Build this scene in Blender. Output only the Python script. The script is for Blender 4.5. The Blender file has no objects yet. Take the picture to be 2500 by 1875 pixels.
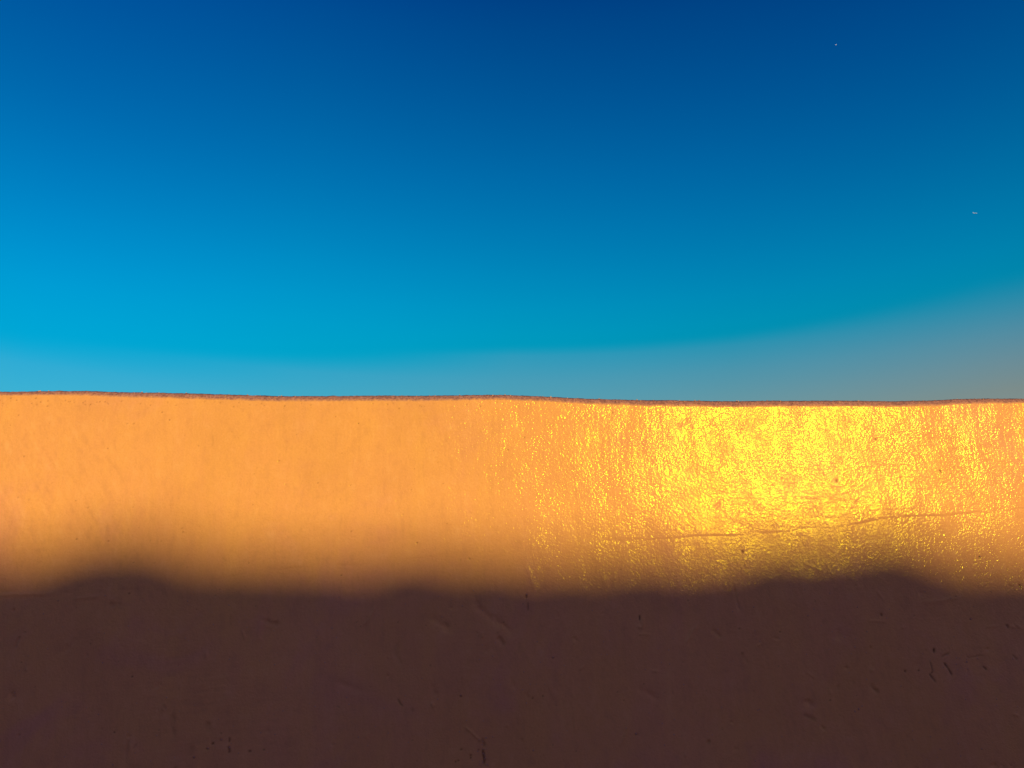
import bpy, math, random
import numpy as np
from mathutils import Vector

random.seed(11)
scene = bpy.context.scene
C = scene.collection
R = math.radians

# ------------------------------------------------------------------ camera
CAM = Vector((0.0, -2.4, 1.55))
PITCH = R(16.5)
F = 1805.0                                # focal length in photo pixels (2500 wide, 26 mm)
cam_data = bpy.data.cameras.new('camera')
cam_data.lens = 26.0
cam_data.sensor_width = 36.0
cam_data.clip_start = 0.02
cam_data.clip_end = 40000.0
cam = bpy.data.objects.new('camera', cam_data)
cam.location = CAM
cam.rotation_euler = (R(90) + PITCH, 0, 0)
C.objects.link(cam)
scene.camera = cam


def ray(px, py):
    a, b = (px - 1250.0) / F, (937.5 - py) / F
    return Vector((a, math.cos(PITCH) - b * math.sin(PITCH), math.sin(PITCH) + b * math.cos(PITCH))).normalized()


def on_wall(px, py):
    d = ray(px, py)
    t = -CAM.y / d.y
    return CAM.x + d.x * t, CAM.z + d.z * t


# ------------------------------------------------------------------ sun and sky
g = ray(1890, 1085)
SUN = Vector((g.x, -g.y, g.z)).normalized()          # towards the sun
elev = math.asin(SUN.z)
azim = math.atan2(SUN.x, SUN.y)                      # clockwise from +Y
print('sun elev', math.degrees(elev), 'azim', math.degrees(azim))

sun_data = bpy.data.lights.new('sun', 'SUN')
sun_data.energy = 4.95
sun_data.angle = R(0.53)
sun_data.color = (1.0, 0.935, 0.51)
sun = bpy.data.objects.new('sun', sun_data)
sun.rotation_euler = SUN.to_track_quat('Z', 'Y').to_euler()
sun.location = (8, -20, 12)
C.objects.link(sun)

world = bpy.data.worlds.new('World')
scene.world = world
world.use_nodes = True
wn, wl = world.node_tree.nodes, world.node_tree.links
wn.clear()


def N(nodes, t, **kw):
    n = nodes.new(t)
    for k, v in kw.items():
        setattr(n, k, v)
    return n


sky = N(wn, 'ShaderNodeTexSky', sky_type='NISHITA')
sky.sun_disc = False
sky.sun_elevation = elev
sky.sun_rotation = azim
sky.altitude = 400
sky.air_density = 1.0
sky.dust_density = 0.6
sky.ozone_density = 3.0
bg = N(wn, 'ShaderNodeBackground')
bg.inputs['Strength'].default_value = 0.10
wo = N(wn, 'ShaderNodeOutputWorld')
tc = N(wn, 'ShaderNodeTexCoord')
sep = N(wn, 'ShaderNodeSeparateXYZ')
wl.new(tc.outputs['Generated'], sep.inputs[0])


def ramp(nodes, stops, interp='EASE'):
    r = nodes.new('ShaderNodeValToRGB')
    r.color_ramp.interpolation = interp
    els = r.color_ramp.elements
    while len(els) > 1:
        els.remove(els[-1])
    els[0].position, els[0].color = stops[0][0], (*stops[0][1], 1)
    for p, c in stops[1:]:
        e = els.new(p)
        e.color = (*c, 1)
    return r


#SKYBLOCK
# the clear sky of the photograph is a deep, saturated blue that pales to cyan and warm grey low down:
# a grading of the physical sky by height and bearing, smooth all the way round
SKY_Z = [0.23, 0.26, 0.29, 0.32, 0.35, 0.38, 0.42, 0.47, 0.53, 0.6, 0.67, 0.72]
SKY_U = [-0.57, -0.3, 0.0, 0.3, 0.57]
SKY_T = [[[0.391, 1.292, 1.201], [0.322, 1.337, 1.3], [-0.012, 1.379, 1.4], [-0.452, 1.407, 1.495], [-0.417, 1.4, 1.566], [-0.459, 1.349, 1.601], [-0.517, 1.256, 1.603], [-0.589, 1.12, 1.565], [-0.686, 0.952, 1.494], [-0.81, 0.795, 1.452], [-0.926, 0.654, 1.435], [-0.95, 0.515, 1.417]], [[0.611, 1.197, 1.0], [0.464, 1.251, 1.093], [0.344, 1.305, 1.189], [-0.18, 1.358, 1.291], [-0.466, 1.395, 1.389], [-0.443, 1.382, 1.46], [-0.499, 1.315, 1.495], [-0.57, 1.193, 1.495], [-0.662, 1.029, 1.457], [-0.786, 0.848, 1.388], [-0.929, 0.666, 1.334], [-0.95, 0.483, 1.27]], [[0.898, 1.121, 0.833], [0.697, 1.175, 0.93], [0.588, 1.233, 1.031], [0.354, 1.3, 1.147], [-0.416, 1.359, 1.268], [-0.483, 1.349, 1.353], [-0.524, 1.272, 1.403], [-0.599, 1.151, 1.424], [-0.695, 0.992, 1.41], [-0.819, 0.795, 1.324], [-0.95, 0.613, 1.222], [-0.95, 0.443, 1.138]], [[1.281, 1.084, 0.723], [0.994, 1.155, 0.854], [0.729, 1.232, 0.995], [0.364, 1.313, 1.148], [-0.344, 1.364, 1.284], [-0.521, 1.34, 1.373], [-0.588, 1.251, 1.422], [-0.668, 1.123, 1.444], [-0.77, 0.956, 1.424], [-0.9, 0.761, 1.332], [-0.95, 0.586, 1.219], [-0.95, 0.412, 1.108]], [[1.727, 1.092, 0.668], [1.417, 1.208, 0.86], [0.988, 1.317, 1.05], [0.476, 1.396, 1.225], [0.035, 1.42, 1.368], [-0.516, 1.384, 1.464], [-0.712, 1.282, 1.496], [-0.779, 1.118, 1.477], [-0.894, 0.916, 1.432], [-0.95, 0.725, 1.353], [-0.95, 0.549, 1.247], [-0.95, 0.375, 1.132]]]
SC = 3.4                                  # ramp colours are stored divided by this
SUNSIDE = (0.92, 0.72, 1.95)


def wmath(op, a, b=None, clamp=False):
    m = N(wn, 'ShaderNodeMath', operation=op)
    m.use_clamp = clamp
    for k, v in enumerate((a, b)):
        if v is None: continue
        if hasattr(v, 'is_output'): wl.new(v, m.inputs[k])
        else: m.inputs[k].default_value = v
    return m.outputs[0]


def wmix(f, a, b, blend='MIX'):
    m = N(wn, 'ShaderNodeMix', data_type='RGBA', blend_type=blend)
    m.clamp_result = False
    for sck, v in ((m.inputs[0], f), (m.inputs[6], a), (m.inputs[7], b)):
        if hasattr(v, 'is_output'): wl.new(v, sck)
        else: sck.default_value = v
    return m.outputs[2]


ux, uy, uz = sep.outputs
hyp = wmath('SQRT', wmath('ADD', wmath('ADD', wmath('MULTIPLY', ux, ux), wmath('MULTIPLY', uy, uy)), 1e-6))
uu = wmath('DIVIDE', ux, hyp)
acc = None
for i, rowv in enumerate(SKY_T):
    r = ramp(wn, [(z, ((v[0] + 1) / SC, v[1] / SC, v[2] / SC)) for z, v in zip(SKY_Z, rowv)], 'LINEAR')
    wl.new(uz, r.inputs[0])
    if acc is None:
        acc = r.outputs[0]
    else:
        mr = N(wn, 'ShaderNodeMapRange')
        wl.new(uu, mr.inputs[0])
        mr.inputs[1].default_value, mr.inputs[2].default_value = SKY_U[i - 1], SKY_U[i]
        acc = wmix(mr.outputs[0], acc, r.outputs[0])
# red is stored raised by one so that it can run below zero before it is cut off
spl = N(wn, 'ShaderNodeSeparateXYZ')
wl.new(acc, spl.inputs[0])
red = N(wn, 'ShaderNodeMath', operation='SMOOTH_MAX')
wl.new(wmath('SUBTRACT', spl.outputs[0], 1.14 / SC), red.inputs[0])
red.inputs[1].default_value = 0.0
red.inputs[2].default_value = 0.30 / SC
cmb = N(wn, 'ShaderNodeCombineXYZ')
wl.new(red.outputs[0], cmb.inputs[0])
wl.new(spl.outputs[1], cmb.inputs[1])
wl.new(spl.outputs[2], cmb.inputs[2])
acc = cmb.outputs[0]
# behind the camera the grading eases into a tint added for the wall's shade
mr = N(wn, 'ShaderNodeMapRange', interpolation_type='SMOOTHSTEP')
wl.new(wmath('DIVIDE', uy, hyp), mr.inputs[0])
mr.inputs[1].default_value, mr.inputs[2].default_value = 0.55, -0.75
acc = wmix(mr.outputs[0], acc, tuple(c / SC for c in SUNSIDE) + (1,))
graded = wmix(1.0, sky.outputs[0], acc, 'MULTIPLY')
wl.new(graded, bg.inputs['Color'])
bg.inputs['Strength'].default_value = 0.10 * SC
#ENDSKY
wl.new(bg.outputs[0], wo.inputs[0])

scene.view_settings.view_transform = 'Standard'
scene.view_settings.look = 'None'
scene.view_settings.exposure = 0.0
scene.view_settings.gamma = 1.0
scene.view_settings.use_curve_mapping = False


# ------------------------------------------------------------------ helpers
def tag(o, label=None, cat=None, kind=None, group=None):
    if label: o['label'] = label
    if cat: o['category'] = cat
    if kind: o['kind'] = kind
    if group: o['group'] = group
    return o


def empty(name, loc):
    o = bpy.data.objects.new(name, None)
    o.location = loc
    C.objects.link(o)
    return o


def mesh_obj(name, verts, faces, mat, parent=None, smooth=False, attrs=None):
    """verts (n,3) and quad faces (m,4) as arrays or lists"""
    me = bpy.data.meshes.new(name)
    if isinstance(faces, np.ndarray):
        n, m = len(verts), len(faces)
        me.vertices.add(n)
        me.vertices.foreach_set('co', np.asarray(verts, dtype=np.float32).ravel())
        me.loops.add(m * 4)
        me.loops.foreach_set('vertex_index', faces.astype(np.int32).ravel())
        me.polygons.add(m)
        me.polygons.foreach_set('loop_start', np.arange(0, m * 4, 4, dtype=np.int32))
        me.update(calc_edges=True)
    else:
        me.from_pydata([tuple(v) for v in verts], [], faces)
        me.update()
    if smooth:
        me.polygons.foreach_set('use_smooth', np.ones(len(me.polygons), dtype=bool))
    for k, a in (attrs or {}).items():
        at = me.attributes.new(k, 'FLOAT', 'POINT')
        at.data.foreach_set('value', np.asarray(a, dtype=np.float32).ravel())
    me.materials.append(mat)
    o = bpy.data.objects.new(name, me)
    C.objects.link(o)
    if parent:
        o.parent = parent
    return o


_perm = np.random.RandomState(7).permutation(4096)
_ang = np.random.RandomState(8).rand(4096) * 2 * np.pi
_gx, _gy = np.cos(_ang), np.sin(_ang)


def perlin(x, y, seed=0):
    """2-D gradient noise, about -0.7..0.7"""
    xi, yi = np.floor(x).astype(np.int64), np.floor(y).astype(np.int64)
    xf, yf = x - xi, y - yi
    u = xf * xf * xf * (xf * (xf * 6 - 15) + 10)
    v = yf * yf * yf * (yf * (yf * 6 - 15) + 10)

    def gr(i, j, dx, dy):
        h = _perm[(_perm[(i + seed * 131) & 4095] + j) & 4095]
        return _gx[h] * dx + _gy[h] * dy
    a = gr(xi, yi, xf, yf)
    b = gr(xi + 1, yi, xf - 1, yf)
    c = gr(xi, yi + 1, xf, yf - 1)
    d = gr(xi + 1, yi + 1, xf - 1, yf - 1)
    return (a + u * (b - a)) + v * ((c + u * (d - c)) - (a + u * (b - a)))


def material(name):
    m = bpy.data.materials.new(name)
    m.use_nodes = True
    nt = m.node_tree
    return m, nt.nodes, nt.links, nt.nodes['Principled BSDF']


# ------------------------------------------------------------------ the plastered wall
# crest line of the wall read off as heights above the ground
crest_px = [(-900, 957), (-400, 950), (0, 953), (200, 951.5), (420, 956), (600, 960), (690, 963.5), (880, 962), (1100, 961),
            (1220, 960), (1300, 964), (1400, 968), (1520, 972), (1800, 975), (2050, 974.5), (2150, 975), (2280, 974), (2340, 970.5),
            (2400, 969), (2500, 970), (2900, 973), (3400, 966)]
cw = np.array([on_wall(*p) for p in crest_px])
THK = 0.36                                 # wall thickness
XL, XR = -14.0, 14.0


def spread(a, b, step, far_a, far_b, grow=1.12):
    mid = np.arange(a, b + step / 2, step)
    lo, s, x = [], step, a
    while x > far_a:
        s = min(s * grow, 0.25); x -= s; lo.append(max(x, far_a))
    hi, s, x = [], step, b
    while x < far_b:
        s = min(s * grow, 0.25); x += s; hi.append(min(x, far_b))
    return np.array(lo[::-1] + list(mid) + hi)


STEP = 0.0026
xs = spread(-2.35, 2.35, STEP, XL, XR)
crest = np.interp(xs, cw[:, 0], cw[:, 1])
crest = np.convolve(np.pad(crest, 25, 'edge'), np.hanning(53)[1:-1] / np.hanning(53)[1:-1].sum(), 'valid')
crest += 0.0022 * perlin(xs * 5.0, xs * 0 + 3.3, 1) + 0.0009 * perlin(xs * 19.0, xs * 0 + 8.3, 2)
rad = 0.024 + 0.006 * perlin(xs * 1.7, xs * 0 + 1.7, 3)          # shoulder radius
rad = np.maximum(rad - 0.006 * np.clip(-(xs + 1.0), 0, 1), 0.012)
shoulder = crest - rad

Zlow = spread(0.95, 1.0, STEP, 0.0, 1.0)
Zlow = Zlow[Zlow < 0.951]
nrow = int((2.18 - 0.951) / STEP)
t = np.linspace(0, 1, nrow + 1)
Z = np.vstack([np.repeat(Zlow[:, None], len(xs), 1),
               0.9515 + (shoulder[None, :] - 0.9515) * t[:, None]])
X = np.repeat(xs[None, :], len(Z), 0)
print('wall grid', X.shape)


def relief(X, Z):
    """outward relief of the hand-spread plaster, metres"""
    wx = X + 0.05 * perlin(X * 2.2, Z * 2.2, 11)
    wz = Z + 0.05 * perlin(X * 2.2, Z * 2.2, 12)
    h = 0.010 * perlin(X * 0.7, Z * 0.9, 13)
    h += 0.0055 * perlin(wx * 2.1, wz * 1.9, 14)
    h += 0.0023 * perlin(wx * 6.0, wz * 4.0, 15)
    h += 0.0010 * perlin(wx * 17.0, wz * 11.0, 16)
    # trowel and brush strokes: vertical near the top, slanting lower down
    h += 0.00030 * perlin(wx * 85.0 + 6 * wz, wz * 7.0, 17) * np.clip((Z - 1.75) * 3, 0.25, 1)
    sl = np.clip(perlin(X * 1.3, Z * 1.3, 18) * 3, 0, 1)
    h += 0.00038 * perlin((wx + wz * .6) * 70.0, (wz - wx * .6) * 9.0, 19) * sl
    sl2 = np.clip(perlin(X * 1.6 + 5, Z * 2.3, 20) * 3, 0, 1)
    h += 0.00040 * perlin(wx * 11.0, wz * 90.0, 21) * sl2
    global cavity
    c = 0.9 * perlin(wx * 24, wz * 14, 70) + .8 * perlin(wx * 58, wz * 40, 71) + 1.0 * perlin(wx * 90 + 9 * wz, wz * 6.0, 72) * np.clip(.4 + perlin(X * 1.5, Z * 1.5, 73), 0, 1) + 1.0 * perlin((wx + wz * .7) * 60, (wz - wx * .7) * 8, 19) * sl + .9 * perlin(wx * 10, wz * 80, 21) * sl2
    h += 0.00030 * np.clip(c, -1, 1) * np.clip((1.72 - Z) * 6, .4, 1)
    cavity = c
    # grain
    h += 0.00020 * perlin(X * 60.0, Z * 52.0, 22)
    h += 0.00016 * perlin(X * 118.0, Z * 108.0, 23)
    return h


H = relief(X, Z)
dirt_shade = np.zeros_like(H)


def seg_dist(px, pz, a, b):
    ax, az = a; bx, bz = b
    dx, dz = bx - ax, bz - az
    L = dx * dx + dz * dz + 1e-12
    tt = np.clip(((px - ax) * dx + (pz - az) * dz) / L, 0, 1)
    return np.hypot(px - ax - tt * dx, pz - az - tt * dz), tt


def stroke(pts, width, depth, darken=0.0, rough=0.5, taper=True):
    if darken >= .3: width *= 0.66; darken *= 0.7
    # groove (depth > 0) or ridge (depth < 0) along a polyline given in photo pixels
    w = [on_wall(*p) for p in pts]
    n = len(w) - 1
    for k in range(n):
        a, b = w[k], w[k + 1]
        x0, x1 = min(a[0], b[0]) - width * 3, max(a[0], b[0]) + width * 3
        z0, z1 = min(a[1], b[1]) - width * 3, max(a[1], b[1]) + width * 3
        c0, c1 = np.searchsorted(xs, [x0, x1])
        cc = (c0 + c1) // 2
        if cc >= len(xs): continue
        r0, r1 = np.searchsorted(Z[:, min(cc, len(xs) - 1)], [z0 - 0.004, z1 + 0.004])
        if r1 <= r0 or c1 <= c0: continue
        sx, sz = X[r0:r1, c0:c1], Z[r0:r1, c0:c1]
        d, tt = seg_dist(sx + 0.3 * width * perlin(sx * 90, sz * 90, 5), sz + width * 0.5 * perlin(sx * 60, sz * 60, 6), a, b)
        f = np.exp(-(d / width) ** 2)
        if taper:
            q = (k + tt) / n
            f = f * np.clip(np.minimum(q, 1 - q) * 5 + 0.25, 0, 1)
        f = f * (1 - rough + rough * np.clip(0.5 + 1.6 * perlin(sx * 42, sz * 42, 31), 0, 1.3))
        strokes_H[r0:r1, c0:c1] = np.maximum(strokes_H[r0:r1, c0:c1], f * abs(depth)) if depth > 0 else strokes_H[r0:r1, c0:c1]
        if depth < 0:
            ridges_H[r0:r1, c0:c1] = np.maximum(ridges_H[r0:r1, c0:c1], f * abs(depth))
        dirt_shade[r0:r1, c0:c1] = np.maximum(dirt_shade[r0:r1, c0:c1], np.clip(f * 1.2, 0, 1) * darken)


strokes_H = np.zeros_like(H)
ridges_H = np.zeros_like(H)

# lap joint where the upper coat of plaster runs over the lower one
lap = [(-300, 1450), (0, 1443), (150, 1443), (300, 1438), (480, 1420), (600, 1398), (700, 1385), (870, 1374), (1000, 1362), (1100, 1350), (1200, 1347),
       (1300, 1340), (1400, 1328), (1480, 1318), (1600, 1315), (1700, 1307), (1800, 1305), (1860, 1300), (1910, 1297), (1960, 1289),
       (2020, 1287), (2095, 1277), (2150, 1264), (2230, 1260), (2300, 1256), (2400, 1249), (2450, 1246), (2500, 1240), (2800, 1225)]
lw = np.array([on_wall(*p) for p in lap])
lapz = np.interp(xs, lw[:, 0], lw[:, 1]) + 0.006 * perlin(xs * 9, xs * 0 + 4, 40) + 0.003 * perlin(xs * 31, xs * 0 + 7, 41) + 0.0026 * perlin(xs * 78, xs * 0 + 9, 44)
dz = Z - lapz[None, :]
str_l = np.clip(0.25 + 1.1 * perlin(xs * 3.2, xs * 0 + 2.5, 42) + 0.5 * np.clip((xs - .25) * 3, 0, 1) - .12 + 1.3 * perlin(xs * 11, xs * 0 + 1.5, 43), 0.02, 1.1)[None, :]
H += 0.0011 * str_l * np.exp(-np.clip(dz, 0, 9) / 0.05) * (1 / (1 + np.exp(-dz / 0.0022)))
strokes_H += 0.0008 * str_l * np.exp(-((dz + 0.003) / (0.0024 + 0.0012 * perlin(xs * 25, xs * 0 + .7, 45)[None, :])) ** 2)
dirt_shade += 0.02 * str_l * np.exp(-((dz + 0.003) / 0.004) ** 2)

# scratches, cracks and scars
S = [
    # right-hand cluster of scars in the shade
    ([(2270, 1614), (2275, 1628), (2277, 1640), (2273, 1645)], .0032, .003, .8),
    ([(2305, 1618), (2315, 1632), (2326, 1650)], .0034, .005, 1.0),
    ([(2269, 1645), (2276, 1655), (2285, 1666)], .004, .0045, .9),
    ([(2280, 1582), (2281, 1594)], .0042, .005, 1.0),
    ([(2472, 1598), (2485, 1612)], .004, .003, .6),
    ([(2298, 1605), (2310, 1598), (2320, 1594)], .004, .003, .5),
    ([(2360, 1602), (2366, 1606), (2395, 1600), (2408, 1602)], .003, .002, .4),
    ([(2400, 1627), (2410, 1636)], .004, .003, .7),
    ([(2208, 1637), (2212, 1640)], .0045, .004, .9),
    ([(2488, 1425), (2492, 1436)], .004, .004, .8),
    ([(2462, 1427), (2472, 1432)], .003, .003, .7),
    ([(2150, 1497), (2154, 1504)], .0045, .004, .9),
    ([(2458, 1524), (2464, 1534)], .0055, .004, .9),
    ([(1960, 1715), (1990, 1722)], .012, .003, .0),
    ([(1960, 1745), (1994, 1758)], .006, .0022, .2),
    # centre
    ([(1155, 1450), (1165, 1480), (1185, 1500), (1215, 1520), (1250, 1545)], .010, .0030, .0),
    ([(1050, 1505), (1080, 1525), (1100, 1535)], .012, .0028, .0),
    ([(1215, 1555), (1225, 1567), (1232, 1575)], .007, .0032, .15),
    ([(1180, 1580), (1210, 1590)], .010, .0022, .0),
    ([(1495, 1400), (1487, 1450), (1484, 1470)], .008, .0018, .0),
    ([(1512, 1385), (1505, 1430)], .007, .0010, .0),
    ([(1562, 1502), (1562, 1515)], .0034, .004, .9),
    ([(1285, 1452), (1285, 1460)], .0042, .0045, .9),
    ([(1288, 1470), (1289, 1492)], .0034, .003, .5),
    ([(970, 1705), (978, 1718), (984, 1723)], .0036, .003, .7),
    ([(825, 1665), (860, 1680), (880, 1687)], .009, .0022, .0),
    ([(1555, 1678), (1590, 1698), (1615, 1710)], .009, .002, .0),
    ([(1176, 1803), (1180, 1815), (1183, 1822)], .006, .004, .5),
    ([(1178, 1830), (1180, 1845), (1182, 1855), (1180, 1868)], .0048, .005, .8),
    ([(1285, 1690), (1290, 1705)], .006, .002, .0),
    # left
    ([(400, 1718), (404, 1733)], .0045, .0035, .3),
    ([(560, 1800), (560, 1812)], .0036, .004, .8),
    ([(558, 1822), (560, 1838)], .0045, .005, .9),
    ([(562, 1503), (562, 1530)], .0030, .0018, .3),
    ([(25, 1690), (35, 1705)], .010, .0022, .0),
    ([(645, 1515), (665, 1522), (680, 1524)], .007, .0025, .1),
    ([(305, 1865), (312, 1820), (316, 1805)], .006, .002, .1),
    # sunlit band
    ([(1715, 1154), (1735, 1157), (1760, 1153)], .004, .0010, .0),
    ([(1728, 1136), (1742, 1140)], .004, .0008, .0),
    ([(2042, 1170), (2043, 1176)], .0036, .004, 1.0),
    ([(2136, 1070), (2139, 1074)], .0036, .004, 1.0),
    ([(2294, 1147), (2298, 1153)], .0034, .004, 1.0),
    ([(1812, 1343), (1816, 1348)], .0036, .004, 1.0),
    ([(1480, 1318), (1510, 1322), (1560, 1318)], .008, .0014, .0),
    ([(1263, 985), (1264, 1050)], .006, .0005, .0),
    ([(1655, 1040), (1680, 1022)], .006, .0018, .0),
    ([(1745, 1240), (1760, 1225)], .006, .0018, .0),
    ([(1205, 1420), (1206, 1445)], .005, .0016, .0),
]
for pts, w, d, s in S:
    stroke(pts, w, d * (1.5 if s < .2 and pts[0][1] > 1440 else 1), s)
# lesser nicks, dents and trowel drags
rs2 = np.random.RandomState(21)
for k in range(120):
    px, py = rs2.uniform(-250, 2750), rs2.uniform(1430, 1900) if k < 95 else rs2.uniform(1000, 1400)
    an, L = rs2.choice([1.45, 0.9, 0.15, 2.2], p=[.45, .3, .15, .1]) + rs2.normal(0, .2), rs2.choice([7, 14, 30, 60], p=[.4, .3, .2, .1])
    q1 = (px + L * math.cos(an) * .5, py + L * math.sin(an) * .5)
    q2 = (px + L * math.cos(an + rs2.normal(0, .15)), py + L * math.sin(an))
    deep = rs2.uniform(.0009, .0022) * (1.8 if py > 1420 else .4)
    if rs2.rand() < .68:
        stroke([(px, py), q1, q2], rs2.uniform(.0025, .006) * (1.5 if L > 20 else 1), deep, rs2.choice([0, .12]))
    else:
        stroke([(px, py), q1, q2], rs2.uniform(.0025, .005), -deep, 0, rough=.3)

RIDGES = [([(640, 1512), (632, 1540), (634, 1570)], .010, .0016), ([(903, 1500), (905, 1550), (900, 1575)], .007, .0014),
          ([(312, 1800), (325, 1840), (322, 1875)], .012, .0018), ([(2408, 1531), (2440, 1527)], .0030, .0010),
          ([(1555, 1549), (1592, 1549)], .0032, .0012), ([(400, 1716), (401, 1735)], .0035, .0022),
          ([(1340, 1660), (1350, 1690), (1358, 1705)], .009, .0014), ([(2480, 1522), (2500, 1538)], .004, .0014),
          ([(2120, 1515), (2162, 1517)], .004, .0012), ([(2250, 1472), (2340, 1460)], .006, .0012),
          ([(1470, 1400), (1500, 1480)], .008, .0005), ([(850, 1380), (852, 1420)], .008, .0009),
          ([(1285, 1380), (1300, 1420), (1306, 1440)], .008, .0007), ([(1746, 1400), (1744, 1440)], .006, .0005),
          ([(0, 1452), (60, 1450), (150, 1448)], .006, .0014), ([(180, 1462), (250, 1455)], .006, .0013)]
for pts, w, d in RIDGES:
    d *= 1.3
    stroke(pts, w, -d, 0, rough=.3)

# pits left by air bubbles and dropped-out sand
rs = np.random.RandomState(5)
pits = []
for k in range(260):
    px, py = rs.uniform(-300, 2800), rs.uniform(985, 1900)
    if py < 1350 and px > 1200 and rs.rand() < 0.75: continue
    pits.append((px, py, rs.choice([.0021, .0025, .003, .004], p=[.62, .3, .07, .01]), rs.uniform(.15, .8)))
for k in range(130):                       # denser row just under the crest
    px = rs.uniform(-300, 1500)
    pits.append((px, 978 + abs(rs.normal(0, 9)), rs.uniform(.002, .0032), rs.uniform(.3, .9)))
pits += [(46, 1014, .003, .7), (60, 1115, .003, .9), (414, 1025, .003, 1), (396, 1006, .0028, 1), (310, 1034, .0026, .8), (326, 1034, .003, .8),
         (88, 973, .003, .9), (28, 973, .003, .9), (694, 991, .0034, .8), (875, 1034, .003, 1), (188, 1316, .003, 1), (266, 1321, .003, .9),
         (446, 1299, .003, .8), (680, 1125, .003, .8), (317, 1449, .0034, 1), (323, 1652, .0036, 1), (279, 1788, .0034, 1),
         (519, 1816, .0046, 1), (506, 1828, .0042, .9), (539, 1806, .0036, .8), (610, 1834, .0046, 1), (645, 1830, .003, 1), (473, 1850, .004, .8),
         (559, 1836, .0042, 1), (1149, 1844, .004, 1), (1149, 1850, .0038, 1), (1126, 1830, .0036, .9), (1119, 1857, .0034, .9), (1112, 1860, .0034, .9),
         (1168, 1831, .0036, .8), (1125, 1700, .0042, .9), (1350, 1606, .004, .8), (1018, 1325, .0034, 1), (857, 1297, .003, .8), (1146, 1364, .0032, .9),
         (833, 1404, .003, .9), (1553, 1793, .004, .5), (1300, 1705, .0036, .8), (1325, 1700, .0034, .8), (2392, 1361, .0036, .9),
         (2371, 1512, .004, .9), (2243, 1637, .0034, .9), (1905, 1543, .0034, .8), (2028, 1710, .0036, .8), (1240, 1098, .0032, 1), (1280, 1068, .003, .9)]
for px, py, rr, s in pits:
    rr *= 0.75; s *= 0.7
    cx, cz = on_wall(px, py)
    c0, c1 = np.searchsorted(xs, [cx - 3 * rr, cx + 3 * rr])
    if c1 >= len(xs) or c1 - c0 < 2: continue
    r0, r1 = np.searchsorted(Z[:, (c0 + c1) // 2], [cz - 3 * rr, cz + 3 * rr])
    if r1 - r0 < 2 or r1 >= len(Z): continue
    d = np.hypot(X[r0:r1, c0:c1] - cx, (Z[r0:r1, c0:c1] - cz) * 1.25)
    f = np.exp(-(d / rr) ** 2)
    strokes_H[r0:r1, c0:c1] = np.maximum(strokes_H[r0:r1, c0:c1], f * rr * 1.3)
    dirt_shade[r0:r1, c0:c1] = np.maximum(dirt_shade[r0:r1, c0:c1], f * s)

Hs = H - strokes_H + ridges_H

# materials ---------------------------------------------------------
def plaster_nodes(nodes, links, bsdf):
    """painted plaster: ochre-orange masonry paint with a slight sheen, worn and mottled"""
    tcn = N(nodes, 'ShaderNodeTexCoord')
    mp = N(nodes, 'ShaderNodeMapping')
    links.new(tcn.outputs['Object'], mp.inputs[0])

    def noise(scale, detail=4, rough=.55, stretch=None, dist=0.0):
        n = N(nodes, 'ShaderNodeTexNoise')
        n.inputs['Scale'].default_value = scale
        n.inputs['Detail'].default_value = detail
        n.inputs['Roughness'].default_value = rough
        n.inputs['Distortion'].default_value = dist
        if stretch:
            m2 = N(nodes, 'ShaderNodeMapping')
            m2.inputs['Scale'].default_value = stretch
            links.new(tcn.outputs['Object'], m2.inputs[0])
            links.new(m2.outputs[0], n.inputs['Vector'])
        else:
            links.new(mp.outputs[0], n.inputs['Vector'])
        return n

    def mix(fac, a, b, blend='MIX'):
        m = N(nodes, 'ShaderNodeMix', data_type='RGBA', blend_type=blend)
        for sock, v in ((m.inputs[0], fac), (m.inputs[6], a), (m.inputs[7], b)):
            if hasattr(v, 'is_output'):
                links.new(v, sock)
            else:
                sock.default_value = v
        return m.outputs[2]

    def rng(src, a, b, c, d):
        m = N(nodes, 'ShaderNodeMapRange')
        links.new(src, m.inputs[0])
        for i, v in enumerate((a, b, c, d)):
            m.inputs[i + 1].default_value = v
        return m.outputs[0]

    big = noise(1.3, 3)
    mid = noise(5.5, 5, .6)
    streak = noise(1.0, 5, .6, stretch=(14, 14, 2.2))
    col = mix(rng(big.outputs[0], .35, .65, 0, 1), (0.645, 0.256, 0.060, 1), (0.69, 0.268, 0.074, 1))
    col = mix(rng(mid.outputs[0], .42, .68, 0, .55), col, (0.63, 0.235, 0.074, 1))
    col = mix(rng(streak.outputs[0], .45, .75, 0, .45), col, (0.71, 0.295, 0.060, 1))
    # rose-brown stains
    st = noise(2.7, 6, .65, dist=.6)
    col = mix(rng(st.outputs[0], .54, .72, 0, .42), col, (0.56, 0.19, 0.105, 1))
    fine = noise(160, 3, .6)
    col = mix(rng(fine.outputs[0], .3, .7, 0, .26), col, (0.48, 0.175, 0.035, 1))
    cv = N(nodes, 'ShaderNodeAttribute', attribute_name='cavity')
    # relief shading put into the colour: trowelled hollows darker, ridges lighter
    col = mix(rng(cv.outputs['Fac'], -.1, -1.0, 0, .24), col, (0.40, 0.15, 0.05, 1))
    col = mix(rng(cv.outputs['Fac'], .15, 1.1, 0, .18), col, (0.80, 0.37, 0.12, 1))
    pt = noise(3.4, 6, .6, dist=.4)
    col = mix(rng(pt.outputs[0], .50, .66, 0, .16), col, (0.48, 0.18, 0.05, 1))
    at = N(nodes, 'ShaderNodeAttribute', attribute_name='dirt_shade')
    col = mix(at.outputs['Fac'], col, (0.022, 0.009, 0.006, 1))  # dirt plus the shade of deep holes and grooves, put into the colour
    return tcn, noise, mix, rng, col


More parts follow.
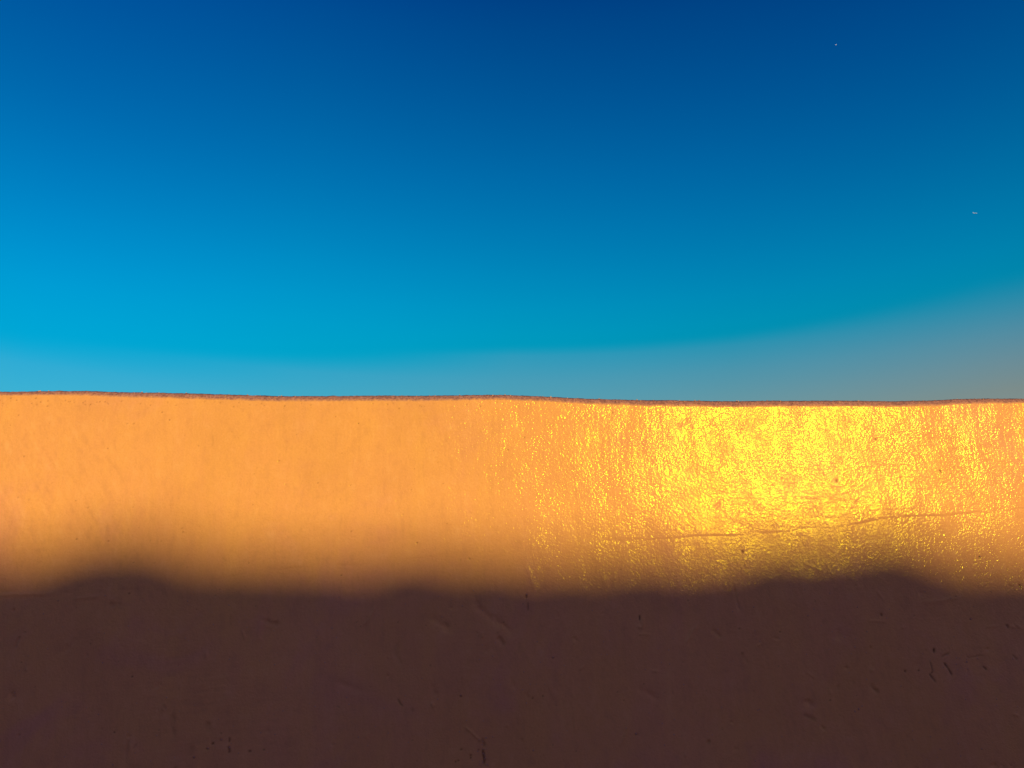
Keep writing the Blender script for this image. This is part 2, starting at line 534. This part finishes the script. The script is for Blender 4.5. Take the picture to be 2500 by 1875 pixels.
def bump_nodes(nodes, links, noise, bsdf, s1=0.00090, s2=0.00060):
    g1 = noise(132, 1.5, .5)
    g2 = noise(230, 1.5, .55)
    b1 = N(nodes, 'ShaderNodeBump')
    b1.inputs['Strength'].default_value = 1.0
    b1.inputs['Distance'].default_value = s1
    links.new(g1.outputs[0], b1.inputs['Height'])
    b2 = N(nodes, 'ShaderNodeBump')
    b2.inputs['Strength'].default_value = 1.0
    b2.inputs['Distance'].default_value = s2
    links.new(g2.outputs[0], b2.inputs['Height'])
    links.new(b1.outputs[0], b2.inputs['Normal'])
    links.new(b2.outputs[0], bsdf.inputs['Normal'])


m_wall, nd, lk, bs = material('ochre_painted_plaster')
tcn, noise, mix, rng, col = plaster_nodes(nd, lk, bs)
lk.new(col, bs.inputs['Base Color'])
rgh = noise(7.0, 5, .65)
lk.new(rng(rgh.outputs[0], .35, .68, .10, .20), bs.inputs['Roughness'])
# the paint's gloss has worn off in patches
gl = noise(13.0, 5, .65, dist=.5)
gl2 = noise(1.0, 5, .6, stretch=(26, 26, 5))
gmx = N(nd, 'ShaderNodeMath', operation='MULTIPLY')
lk.new(rng(gl.outputs[0], .34, .62, .09, .26), gmx.inputs[0])
lk.new(rng(gl2.outputs[0], .36, .60, .7, 1.12), gmx.inputs[1])
lk.new(gmx.outputs[0], bs.inputs['Specular IOR Level'])
bs.inputs['Specular Tint'].default_value = (1.0, 0.71, 0.0, 1)
bump_nodes(nd, lk, noise, bs)

m_cope, nd, lk, bs = material('weathered_plaster_crest')
tcn, noise, mix, rng, col = plaster_nodes(nd, lk, bs)
s_at = N(nd, 'ShaderNodeAttribute', attribute_name='up')
n1 = noise(45, 5, .7)
add = N(nd, 'ShaderNodeMath', operation='MULTIPLY_ADD')
lk.new(n1.outputs[0], add.inputs[0])
add.inputs[1].default_value = 0.55
lk.new(s_at.outputs['Fac'], add.inputs[2])
n2 = noise(120, 4, .7)
brown = mix(rng(n2.outputs[0], .35, .65, 0, 1), (0.17, 0.058, 0.040, 1), (0.38, 0.145, 0.085, 1))
brown = mix(rng(s_at.outputs['Fac'], .52, .76, 0, .92), brown, (0.075, 0.026, 0.028, 1))
col = mix(rng(add.outputs[0], .22, .50, 0, 1), col, brown)
lk.new(col, bs.inputs['Base Color'])
bs.inputs['Roughness'].default_value = 0.85
bs.inputs['Specular IOR Level'].default_value = 0.2
bump_nodes(nd, lk, noise, bs, .0024, .002)

# wall body: displaced front sheet, plain back sheet and ends
nr, nc = X.shape
idx = np.arange(nr * nc).reshape(nr, nc)
q = np.stack([idx[:-1, :-1], idx[:-1, 1:], idx[1:, 1:], idx[1:, :-1]], -1).reshape(-1, 4)
V = np.stack([X, -Hs, Z], -1).reshape(-1, 3)
base = len(V)
bx = [XL, XR]
zr = [float(shoulder[0]), float(shoulder[-1])]
back = np.array([[XL, THK, 0], [XR, THK, 0], [XR, THK, zr[1]], [XL, THK, zr[0]]])
end_l = np.array([[XL, -Hs[0, 0], 0], [XL, THK, 0], [XL, THK, zr[0]], [XL, -Hs[-1, 0], zr[0]]])
end_r = np.array([[XR, -Hs[0, -1], 0], [XR, THK, 0], [XR, THK, zr[1]], [XR, -Hs[-1, -1], zr[1]]])
V = np.vstack([V, back, end_l, end_r])
q = np.vstack([q, [[base + 1, base, base + 3, base + 2]], [[base + 5, base + 4, base + 7, base + 6]], [[base + 8, base + 9, base + 10, base + 11]]])
dd = np.concatenate([np.clip(dirt_shade, 0, 1).ravel(), np.zeros(12)])

wall = empty('plaster_wall', (0, 0, 0))
tag(wall, 'long ochre orange plastered wall under blue sky, sunlit and glinting above, in deep shade below', 'wall')
face = mesh_obj('plaster_face', V, q, m_wall, wall, smooth=True, attrs={'dirt_shade': dd, 'cavity': np.concatenate([np.clip(cavity, -1.2, 1.2).ravel(), np.zeros(12)])})

# crest: rounded shoulder, rough top, rounded back edge
NA = 12
phis = np.linspace(0, math.pi / 2, NA + 1)
rows, ups = [], []
h0 = Hs[-1]
for k, ph in enumerate(phis):
    w = k / NA
    n = (0.0015 * perlin(xs * 55, xs * 0 + k * .31, 51) + 0.0011 * perlin(xs * 130, xs * 0 + k * .55, 52)
         + 0.0022 * np.clip(perlin(xs * 14, xs * 0 + k * .12, 53) - .25, 0, 1) * 3) * min(1, k / 3)
    rr = rad + n
    y = -h0 * (1 - w) - 0.0 + rad - rr * math.cos(ph)
    y = y + (-h0) * 0
    z = shoulder + rr * math.sin(ph)
    rows.append(np.stack([xs, y, z], -1)); ups.append(np.full(len(xs), w))
for k, yy in enumerate(np.linspace(0.04, THK - 0.03, 8)):
    n = 0.003 * perlin(xs * 20, xs * 0 + k * .8, 54) + 0.0016 * perlin(xs * 70, xs * 0 + k * 1.7, 55)
    rows.append(np.stack([xs, np.full(len(xs), yy), crest - 0.004 + n], -1)); ups.append(np.ones(len(xs)))
for ph in np.linspace(0.3, math.pi / 2, 5):
    rows.append(np.stack([xs, THK - 0.03 + 0.03 * math.sin(ph) + xs * 0, shoulder + rad * math.cos(ph)], -1)); ups.append(np.ones(len(xs)))
rows.append(np.stack([xs, xs * 0 + THK + 0.001, xs * 0 + min(zr) - 0.05], -1)); ups.append(np.ones(len(xs)))
CV = np.concatenate(rows)
nrc = len(rows)
ci = np.arange(nrc * nc).reshape(nrc, nc)
cq = np.stack([ci[:-1, :-1], ci[:-1, 1:], ci[1:, 1:], ci[1:, :-1]], -1).reshape(-1, 4)
mesh_obj('wall_crest', CV, cq, m_cope, wall, smooth=True, attrs={'up': np.concatenate(ups), 'dirt_shade': np.zeros(len(CV))})


# grit and plaster crumbs stuck to the face
def crumb(cx, cy, cz, r, seed):
    rr = random.Random(seed)
    vs = [(0, 0, 1), (0, 0, -1)]
    for a in range(5):
        an = a * 2 * math.pi / 5 + rr.random() * .5
        vs.append((math.cos(an) * rr.uniform(.7, 1.1), math.sin(an) * rr.uniform(.5, .9), rr.uniform(-.3, .3)))
    fs = []
    for a in range(5):
        b = 2 + (a + 1) % 5
        fs += [(0, 2 + a, b), (1, b, 2 + a)]
    return [(cx + v[0] * r, cy + v[1] * r, cz + v[2] * r) for v in vs], fs


gv, gf = [], []
spots = [(rs.uniform(-200, 2700), rs.uniform(1440, 1880), rs.uniform(.0012, .0027)) for _ in range(340)]
spots += [(rs.normal(1180, 6), rs.uniform(1800, 1870), rs.uniform(.0014, .0028)) for _ in range(26)]
spots += [(rs.normal(2350, 45), rs.normal(1612, 16), rs.uniform(.0012, .0026)) for _ in range(30)]
spots += [(1286, 1451, .0035), (474, 1848, .0035), (508, 1826, .003), (541, 1805, .003), (561, 1824, .0035), (1125, 1697, .003), (1553, 1791, .004),
          (2372, 1511, .003), (2393, 1358, .003), (1302, 1832, .003), (1350, 1604, .003), (2097, 1731, .004), (2088, 1737, .0035), (2105, 1724, .003)]
for k, (px, py, r) in enumerate(spots):
    cx, cz = on_wall(px, py)
    c = min(np.searchsorted(xs, cx), nc - 1)
    rI = min(np.searchsorted(Z[:, c], cz), nr - 1)
    v, f = crumb(cx, -Hs[rI, c] - r * .15, cz, r, k)
    o = len(gv)
    gv += v
    gf += [tuple(i + o for i in ff) for ff in f]
# crumbs along the crest that break its outline
for k in range(260):
    cx = rs.uniform(-2.6, 2.6)
    c = np.searchsorted(xs, cx)
    ph = rs.uniform(.5, 1.5)
    r = rs.choice([.0014, .0022, .0036], p=[.5, .3, .2])
    v, f = crumb(cx, rad[c] - rad[c] * math.cos(ph), shoulder[c] + rad[c] * math.sin(ph), r, 900 + k)
    o = len(gv)
    gv += v
    gf += [tuple(i + o for i in ff) for ff in f]
m_grit, nd, lk, bs = material('plaster_grit')
tcn, noise, mix, rng, col = plaster_nodes(nd, lk, bs)
col = mix(.55, col, (0.30, 0.14, 0.08, 1))
lk.new(col, bs.inputs['Base Color'])
bs.inputs['Roughness'].default_value = .8
grit = mesh_obj('grit', gv, gf, m_grit, wall)
grit['kind'] = 'stuff'

# ------------------------------------------------------------------ ground
m_ground, nd, lk, bs = material('dry_earth')
tcn = N(nd, 'ShaderNodeTexCoord')
n1 = N(nd, 'ShaderNodeTexNoise'); n1.inputs['Scale'].default_value = 1.1; n1.inputs['Detail'].default_value = 8
lk.new(tcn.outputs['Object'], n1.inputs['Vector'])
rp = ramp(nd, [(.3, (0.13, 0.085, 0.055)), (.7, (0.24, 0.16, 0.10))])
lk.new(n1.outputs[0], rp.inputs[0])
lk.new(rp.outputs[0], bs.inputs['Base Color'])
bs.inputs['Roughness'].default_value = .95
n2 = N(nd, 'ShaderNodeTexNoise'); n2.inputs['Scale'].default_value = 30; n2.inputs['Detail'].default_value = 6
lk.new(tcn.outputs['Object'], n2.inputs['Vector'])
b = N(nd, 'ShaderNodeBump'); b.inputs['Distance'].default_value = .01
lk.new(n2.outputs[0], b.inputs['Height']); lk.new(b.outputs[0], bs.inputs['Normal'])
ground = mesh_obj('ground', [(-15000, -15000, 0.002), (15000, -15000, 0.002), (15000, 15000, 0.002), (-15000, 15000, 0.002)], [(0, 1, 2, 3)], m_ground)
tag(ground, kind='structure')

# ------------------------------------------------------------------ the house across the lane, whose uneven roofline shades the wall
HY = -29.0
shade_px = [(-900, 1349.4), (-500, 1310.2), (-300, 1341.5), (0, 1330.3), (140, 1328.1), (240, 1303.9), (325, 1257.6), (405, 1297.4), (510, 1326.6), (690, 1344.2), (780, 1328.8), (860, 1292.4), (940, 1333.0), (1060, 1346.7), (1200, 1346.7), (1300, 1320.3), (1370, 1320.8), (1450, 1343.4), (1600, 1342.4), (1720, 1339.2), (1800, 1325.0), (1870, 1317.6), (1960, 1315.1), (2040, 1302.5), (2120, 1296.8), (2180, 1295.3), (2260, 1304.2), (2400, 1327.8), (2500, 1347.7), (2800, 1363.4), (3000, 1318.6), (3400, 1346.6)]


def to_roof(px, py):
    x, z = on_wall(px, py)
    k = (HY - 0.0) / SUN.y
    return x + SUN.x * k, z + SUN.z * k


rl = np.array([to_roof(*p) for p in shade_px])
hx = np.arange(-6.0, 24.01, 0.06)
hz = np.interp(hx, rl[:, 0], rl[:, 1])
ker = np.hanning(13)[1:-1]; ker /= ker.sum()
hz = np.convolve(np.pad(hz, 5, 'edge'), ker, 'valid')
hz += 0.05 * perlin(hx * 1.1, hx * 0 + 2.5, 62) + 0.035 * perlin(hx * 2.2, hx * 0 + .5, 60) + 0.07 * perlin(hx * 5.5, hx * 0 + 1.5, 61)
print('roof height', hz.min(), hz.max())
roof_z = float(hz.min()) - 0.7
PT, DEP = 0.35, 9.0

m_adobe, nd, lk, bs = material('rendered_adobe')
tcn = N(nd, 'ShaderNodeTexCoord')
n1 = N(nd, 'ShaderNodeTexNoise'); n1.inputs['Scale'].default_value = .9; n1.inputs['Detail'].default_value = 8
lk.new(tcn.outputs['Object'], n1.inputs['Vector'])
rp = ramp(nd, [(.3, (0.30, 0.17, 0.10)), (.7, (0.42, 0.25, 0.15))])
lk.new(n1.outputs[0], rp.inputs[0]); lk.new(rp.outputs[0], bs.inputs['Base Color'])
bs.inputs['Roughness'].default_value = .92
b = N(nd, 'ShaderNodeBump'); b.inputs['Distance'].default_value = .02
n2 = N(nd, 'ShaderNodeTexNoise'); n2.inputs['Scale'].default_value = 14; n2.inputs['Detail'].default_value = 6
lk.new(tcn.outputs['Object'], n2.inputs['Vector']); lk.new(n2.outputs[0], b.inputs['Height']); lk.new(b.outputs[0], bs.inputs['Normal'])
m_wood, nd, lk, bs = material('dark_timber')
tcn = N(nd, 'ShaderNodeTexCoord')
wv = N(nd, 'ShaderNodeTexNoise'); wv.inputs['Scale'].default_value = 6
lk.new(tcn.outputs['Object'], wv.inputs['Vector'])
rp = ramp(nd, [(.3, (0.05, 0.03, 0.02)), (.7, (0.11, 0.065, 0.04))])
lk.new(wv.outputs[0], rp.inputs[0]); lk.new(rp.outputs[0], bs.inputs['Base Color'])
m_glass, nd, lk, bs = material('window_glass')
bs.inputs['Base Color'].default_value = (0.03, 0.04, 0.05, 1); bs.inputs['Roughness'].default_value = .08


def boxes(name, lst, mat, parent=None):
    vs, fs = [], []
    for (x0, x1, y0, y1, z0, z1) in lst:
        o = len(vs)
        vs += [(x0, y0, z0), (x1, y0, z0), (x1, y1, z0), (x0, y1, z0), (x0, y0, z1), (x1, y0, z1), (x1, y1, z1), (x0, y1, z1)]
        fs += [tuple(o + i for i in f) for f in ((0, 3, 2, 1), (4, 5, 6, 7), (0, 1, 5, 4), (1, 2, 6, 5), (2, 3, 7, 6), (3, 0, 4, 7))]
    return mesh_obj(name, vs, fs, mat, parent)


house = empty('adobe_house', ((hx[0] + hx[-1]) / 2, HY, 0))
tag(house, 'tall earthen house across the lane with an uneven roofline shading the orange wall', 'house')
ox = house.location.x
n = len(hx)


def local(vs):
    return [(v[0] - ox, v[1] - HY, v[2]) for v in vs]


# street wall carried up as a hand-shaped parapet (closed strip of front, top and back), storey by storey openings are recessed frames
zb = roof_z
vs = []
for i in range(n):
    vs += [(hx[i], HY, 0.0), (hx[i], HY, hz[i] - .05), (hx[i], HY - .06, hz[i]), (hx[i], HY - PT + .05, hz[i] - .01), (hx[i], HY - PT, hz[i] - .07), (hx[i], HY - PT, 0.0)]
fs = []
for i in range(n - 1):
    a, c = i * 6, (i + 1) * 6
    fs += [(c + j, a + j, a + j + 1, c + j + 1) for j in range(5)]
fs += [(0, 5, 4, 3, 2, 1), tuple((n - 1) * 6 + j for j in range(6))]
mesh_obj('street_wall', local(vs), fs, m_adobe, house)
x0, x1 = float(hx[0]), float(hx[-1])
zt = roof_z + .4
boxes('side_wall', [(x0 - ox, x0 + PT - ox, -DEP, -PT - .002, 0, zt)], m_adobe, house)
boxes('side_wall', [(x1 - PT - ox, x1 - ox, -DEP, -PT - .002, 0, zt)], m_adobe, house)
boxes('rear_wall', [(x0 + PT + .002 - ox, x1 - PT - .002 - ox, -DEP, -DEP + PT, 0, zt)], m_adobe, house)
boxes('roof', [(x0 + PT + .002 - ox, x1 - PT - .002 - ox, -DEP + PT + .002, -PT - .002, roof_z - .25, roof_z)], m_adobe, house)
for wx in (-3.0, 1.2, 5.4, 9.6, 13.8, 18.0, 21.6):
    for wz in (1.0, 3.9):
        if wx == 9.6 and wz == 1.0:
            d = boxes('door', [(wx - .6 - ox, wx + .6 - ox, .004, .06, .004, 2.2)], m_wood, house)
            boxes('handle', [(wx + .42 - ox, wx + .46 - ox, .061, .10, 1.0, 1.16)], m_glass, d)
            continue
        fr = boxes('window', [(wx - .55 - ox, wx - .47 - ox, .004, .08, wz, wz + 1.3), (wx + .47 - ox, wx + .55 - ox, .004, .08, wz, wz + 1.3),
                              (wx - .468 - ox, wx + .468 - ox, .004, .08, wz, wz + .08), (wx - .468 - ox, wx + .468 - ox, .004, .08, wz + 1.22, wz + 1.3),
                              (wx - .03 - ox, wx + .03 - ox, .004, .07, wz + .082, wz + 1.218)], m_wood, house)
        boxes('pane', [(wx - .466 - ox, wx - .032 - ox, .004, .03, wz + .082, wz + 1.218)], m_glass, fr)
        boxes('pane', [(wx + .032 - ox, wx + .466 - ox, .004, .03, wz + .082, wz + 1.218)], m_glass, fr)

# ------------------------------------------------------------------ the far airliner
m_white, nd, lk, bs = material('white_aircraft_paint')
bs.inputs['Roughness'].default_value = .35
nz = N(nd, 'ShaderNodeTexNoise'); nz.inputs['Scale'].default_value = .3
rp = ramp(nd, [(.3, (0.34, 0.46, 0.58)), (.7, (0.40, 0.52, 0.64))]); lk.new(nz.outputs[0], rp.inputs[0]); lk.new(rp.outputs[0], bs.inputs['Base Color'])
m_grey, nd, lk, bs = material('grey_metal')
nz = N(nd, 'ShaderNodeTexNoise'); nz.inputs['Scale'].default_value = .5
rp = ramp(nd, [(.3, (0.33, 0.34, 0.36)), (.7, (0.42, 0.43, 0.45))]); lk.new(nz.outputs[0], rp.inputs[0]); lk.new(rp.outputs[0], bs.inputs['Base Color'])
bs.inputs['Roughness'].default_value = .4


def tube(name, rings, mat, parent, seg=12):
    """rings: (x, z, radius) along x"""
    vs, fs = [], []
    for (x, z, r) in rings:
        for k in range(seg):
            a = 2 * math.pi * k / seg
            vs.append((x, r * math.cos(a), z + r * math.sin(a)))
    for i in range(len(rings) - 1):
        for k in range(seg):
            a, c = i * seg + k, i * seg + (k + 1) % seg
            fs.append((a, a + seg, c + seg, c))
    fs += [tuple(range(seg)), tuple(reversed(range((len(rings) - 1) * seg, len(rings) * seg)))]
    return mesh_obj(name, vs, fs, mat, parent, smooth=True)


def slab(name, pts_a, pts_b, mat, parent):
    """lofted aerofoil-like slab between two quads"""
    return mesh_obj(name, pts_a + pts_b, [(0, 1, 2, 3), (7, 6, 5, 4), (0, 4, 5, 1), (1, 5, 6, 2), (2, 6, 7, 3), (3, 7, 4, 0)], mat, parent)


d = ray(2380, 520.5)
plane = empty('airliner', CAM + d * 6800)
plane.rotation_euler = (R(27), R(-1.0), R(3))
tag(plane, 'tiny white jet airliner seen side-on, high in the blue above the glinting wall', 'airplane')
tube('fuselage', [(-17.5, .9, .25), (-15, .6, .9), (-11, .2, 1.6), (-7, 0, 2.0), (11, 0, 2.0), (14, -.1, 1.75), (16, -.25, 1.1), (17.3, -.4, .35)], m_white, plane, 16)
for s in (1, -1):
    slab('wing', [(4, s * 1.6, -1.0), (-3.2, s * 1.6, -1.0), (-3.2, s * 1.6, -.6), (4, s * 1.6, -.5)],
         [(-3.2, s * 17, .5), (-5.2, s * 17, .5), (-5.2, s * 17, .62), (-3.2, s * 17, .65)], m_grey, plane)
    slab('tailplane', [(-12.5, s * .5, .8), (-16.2, s * .5, .8), (-16.2, s * .5, 1.0), (-12.5, s * .5, 1.05)],
         [(-15.2, s * 6.2, 1.3), (-16.9, s * 6.2, 1.3), (-16.9, s * 6.2, 1.4), (-15.2, s * 6.2, 1.42)], m_grey, plane)
    e = tube('engine', [(5.2, 0, .95), (3.8, 0, 1.15), (1.6, 0, .95), (.8, 0, .6)], m_grey, plane)
    e.location = (0, s * 5.7, -2.0)
slab('tail_fin', [(-11.5, -.15, 1.2), (-16.4, -.15, 1.2), (-16.4, .15, 1.2), (-11.5, .15, 1.2)],
     [(-15.2, -.08, 7.0), (-17.4, -.08, 7.0), (-17.4, .08, 7.0), (-15.2, .08, 7.0)], m_white, plane)

# ------------------------------------------------------------------ the far white bird
m_feather, nd, lk, bs = material('white_plumage')
bs.inputs['Roughness'].default_value = .8
nz = N(nd, 'ShaderNodeTexNoise'); nz.inputs['Scale'].default_value = 8
rp = ramp(nd, [(.3, (0.74, 0.74, 0.74)), (.7, (0.84, 0.84, 0.84))]); lk.new(nz.outputs[0], rp.inputs[0]); lk.new(rp.outputs[0], bs.inputs['Base Color'])
d = ray(2041, 110)
bird = empty('gull', CAM + d * 330)
bird.rotation_euler = (R(35), R(-28), R(-65))
tag(bird, 'tiny white bird, a bright speck alone near the top of the sky', 'bird')
seg, rings = 10, [(-.26, .0, .015), (-.2, .0, .045), (-.08, 0, .085), (.05, 0, .09), (.15, .015, .06), (.2, .03, .045), (.25, .035, .042), (.29, .03, .015)]
vs, fs = [], []
for (x, z, r) in rings:
    for k in range(seg):
        a = 2 * math.pi * k / seg
        vs.append((x, r * math.cos(a), z + r * math.sin(a)))
for i in range(len(rings) - 1):
    for k in range(seg):
        a, c = i * seg + k, i * seg + (k + 1) % seg
        fs.append((a, a + seg, c + seg, c))
fs += [tuple(range(seg)), tuple(reversed(range((len(rings) - 1) * seg, len(rings) * seg)))]


def join_slab(a, bq):
    o = len(vs)
    vs.extend(a + bq)
    fs.extend(tuple(o + i for i in f) for f in ((0, 1, 2, 3), (7, 6, 5, 4), (0, 4, 5, 1), (1, 5, 6, 2), (2, 6, 7, 3), (3, 7, 4, 0)))


for s in (1, -1):
    w0 = [(.10, s * .05, .03), (-.09, s * .05, .02), (-.09, s * .05, .03), (.10, s * .05, .06)]
    w1 = [(.13, s * .30, .15), (-.05, s * .30, .14), (-.05, s * .30, .15), (.13, s * .30, .17)]
    w2 = [(-.02, s * .62, .08), (-.07, s * .62, .08), (-.07, s * .62, .085), (-.02, s * .62, .09)]
    join_slab(w0, w1)
    join_slab(w1, w2)
join_slab([(-.22, -.03, 0), (-.22, .03, 0), (-.22, .03, .015), (-.22, -.03, .015)], [(-.36, -.07, 0), (-.36, .07, 0), (-.36, .07, .01), (-.36, -.07, .01)])
mesh_obj('body', vs, fs, m_feather, bird)
tube('bill', [(.285, .03, .014), (.33, .022, .006), (.345, .015, .002)], m_grey, bird, 6)
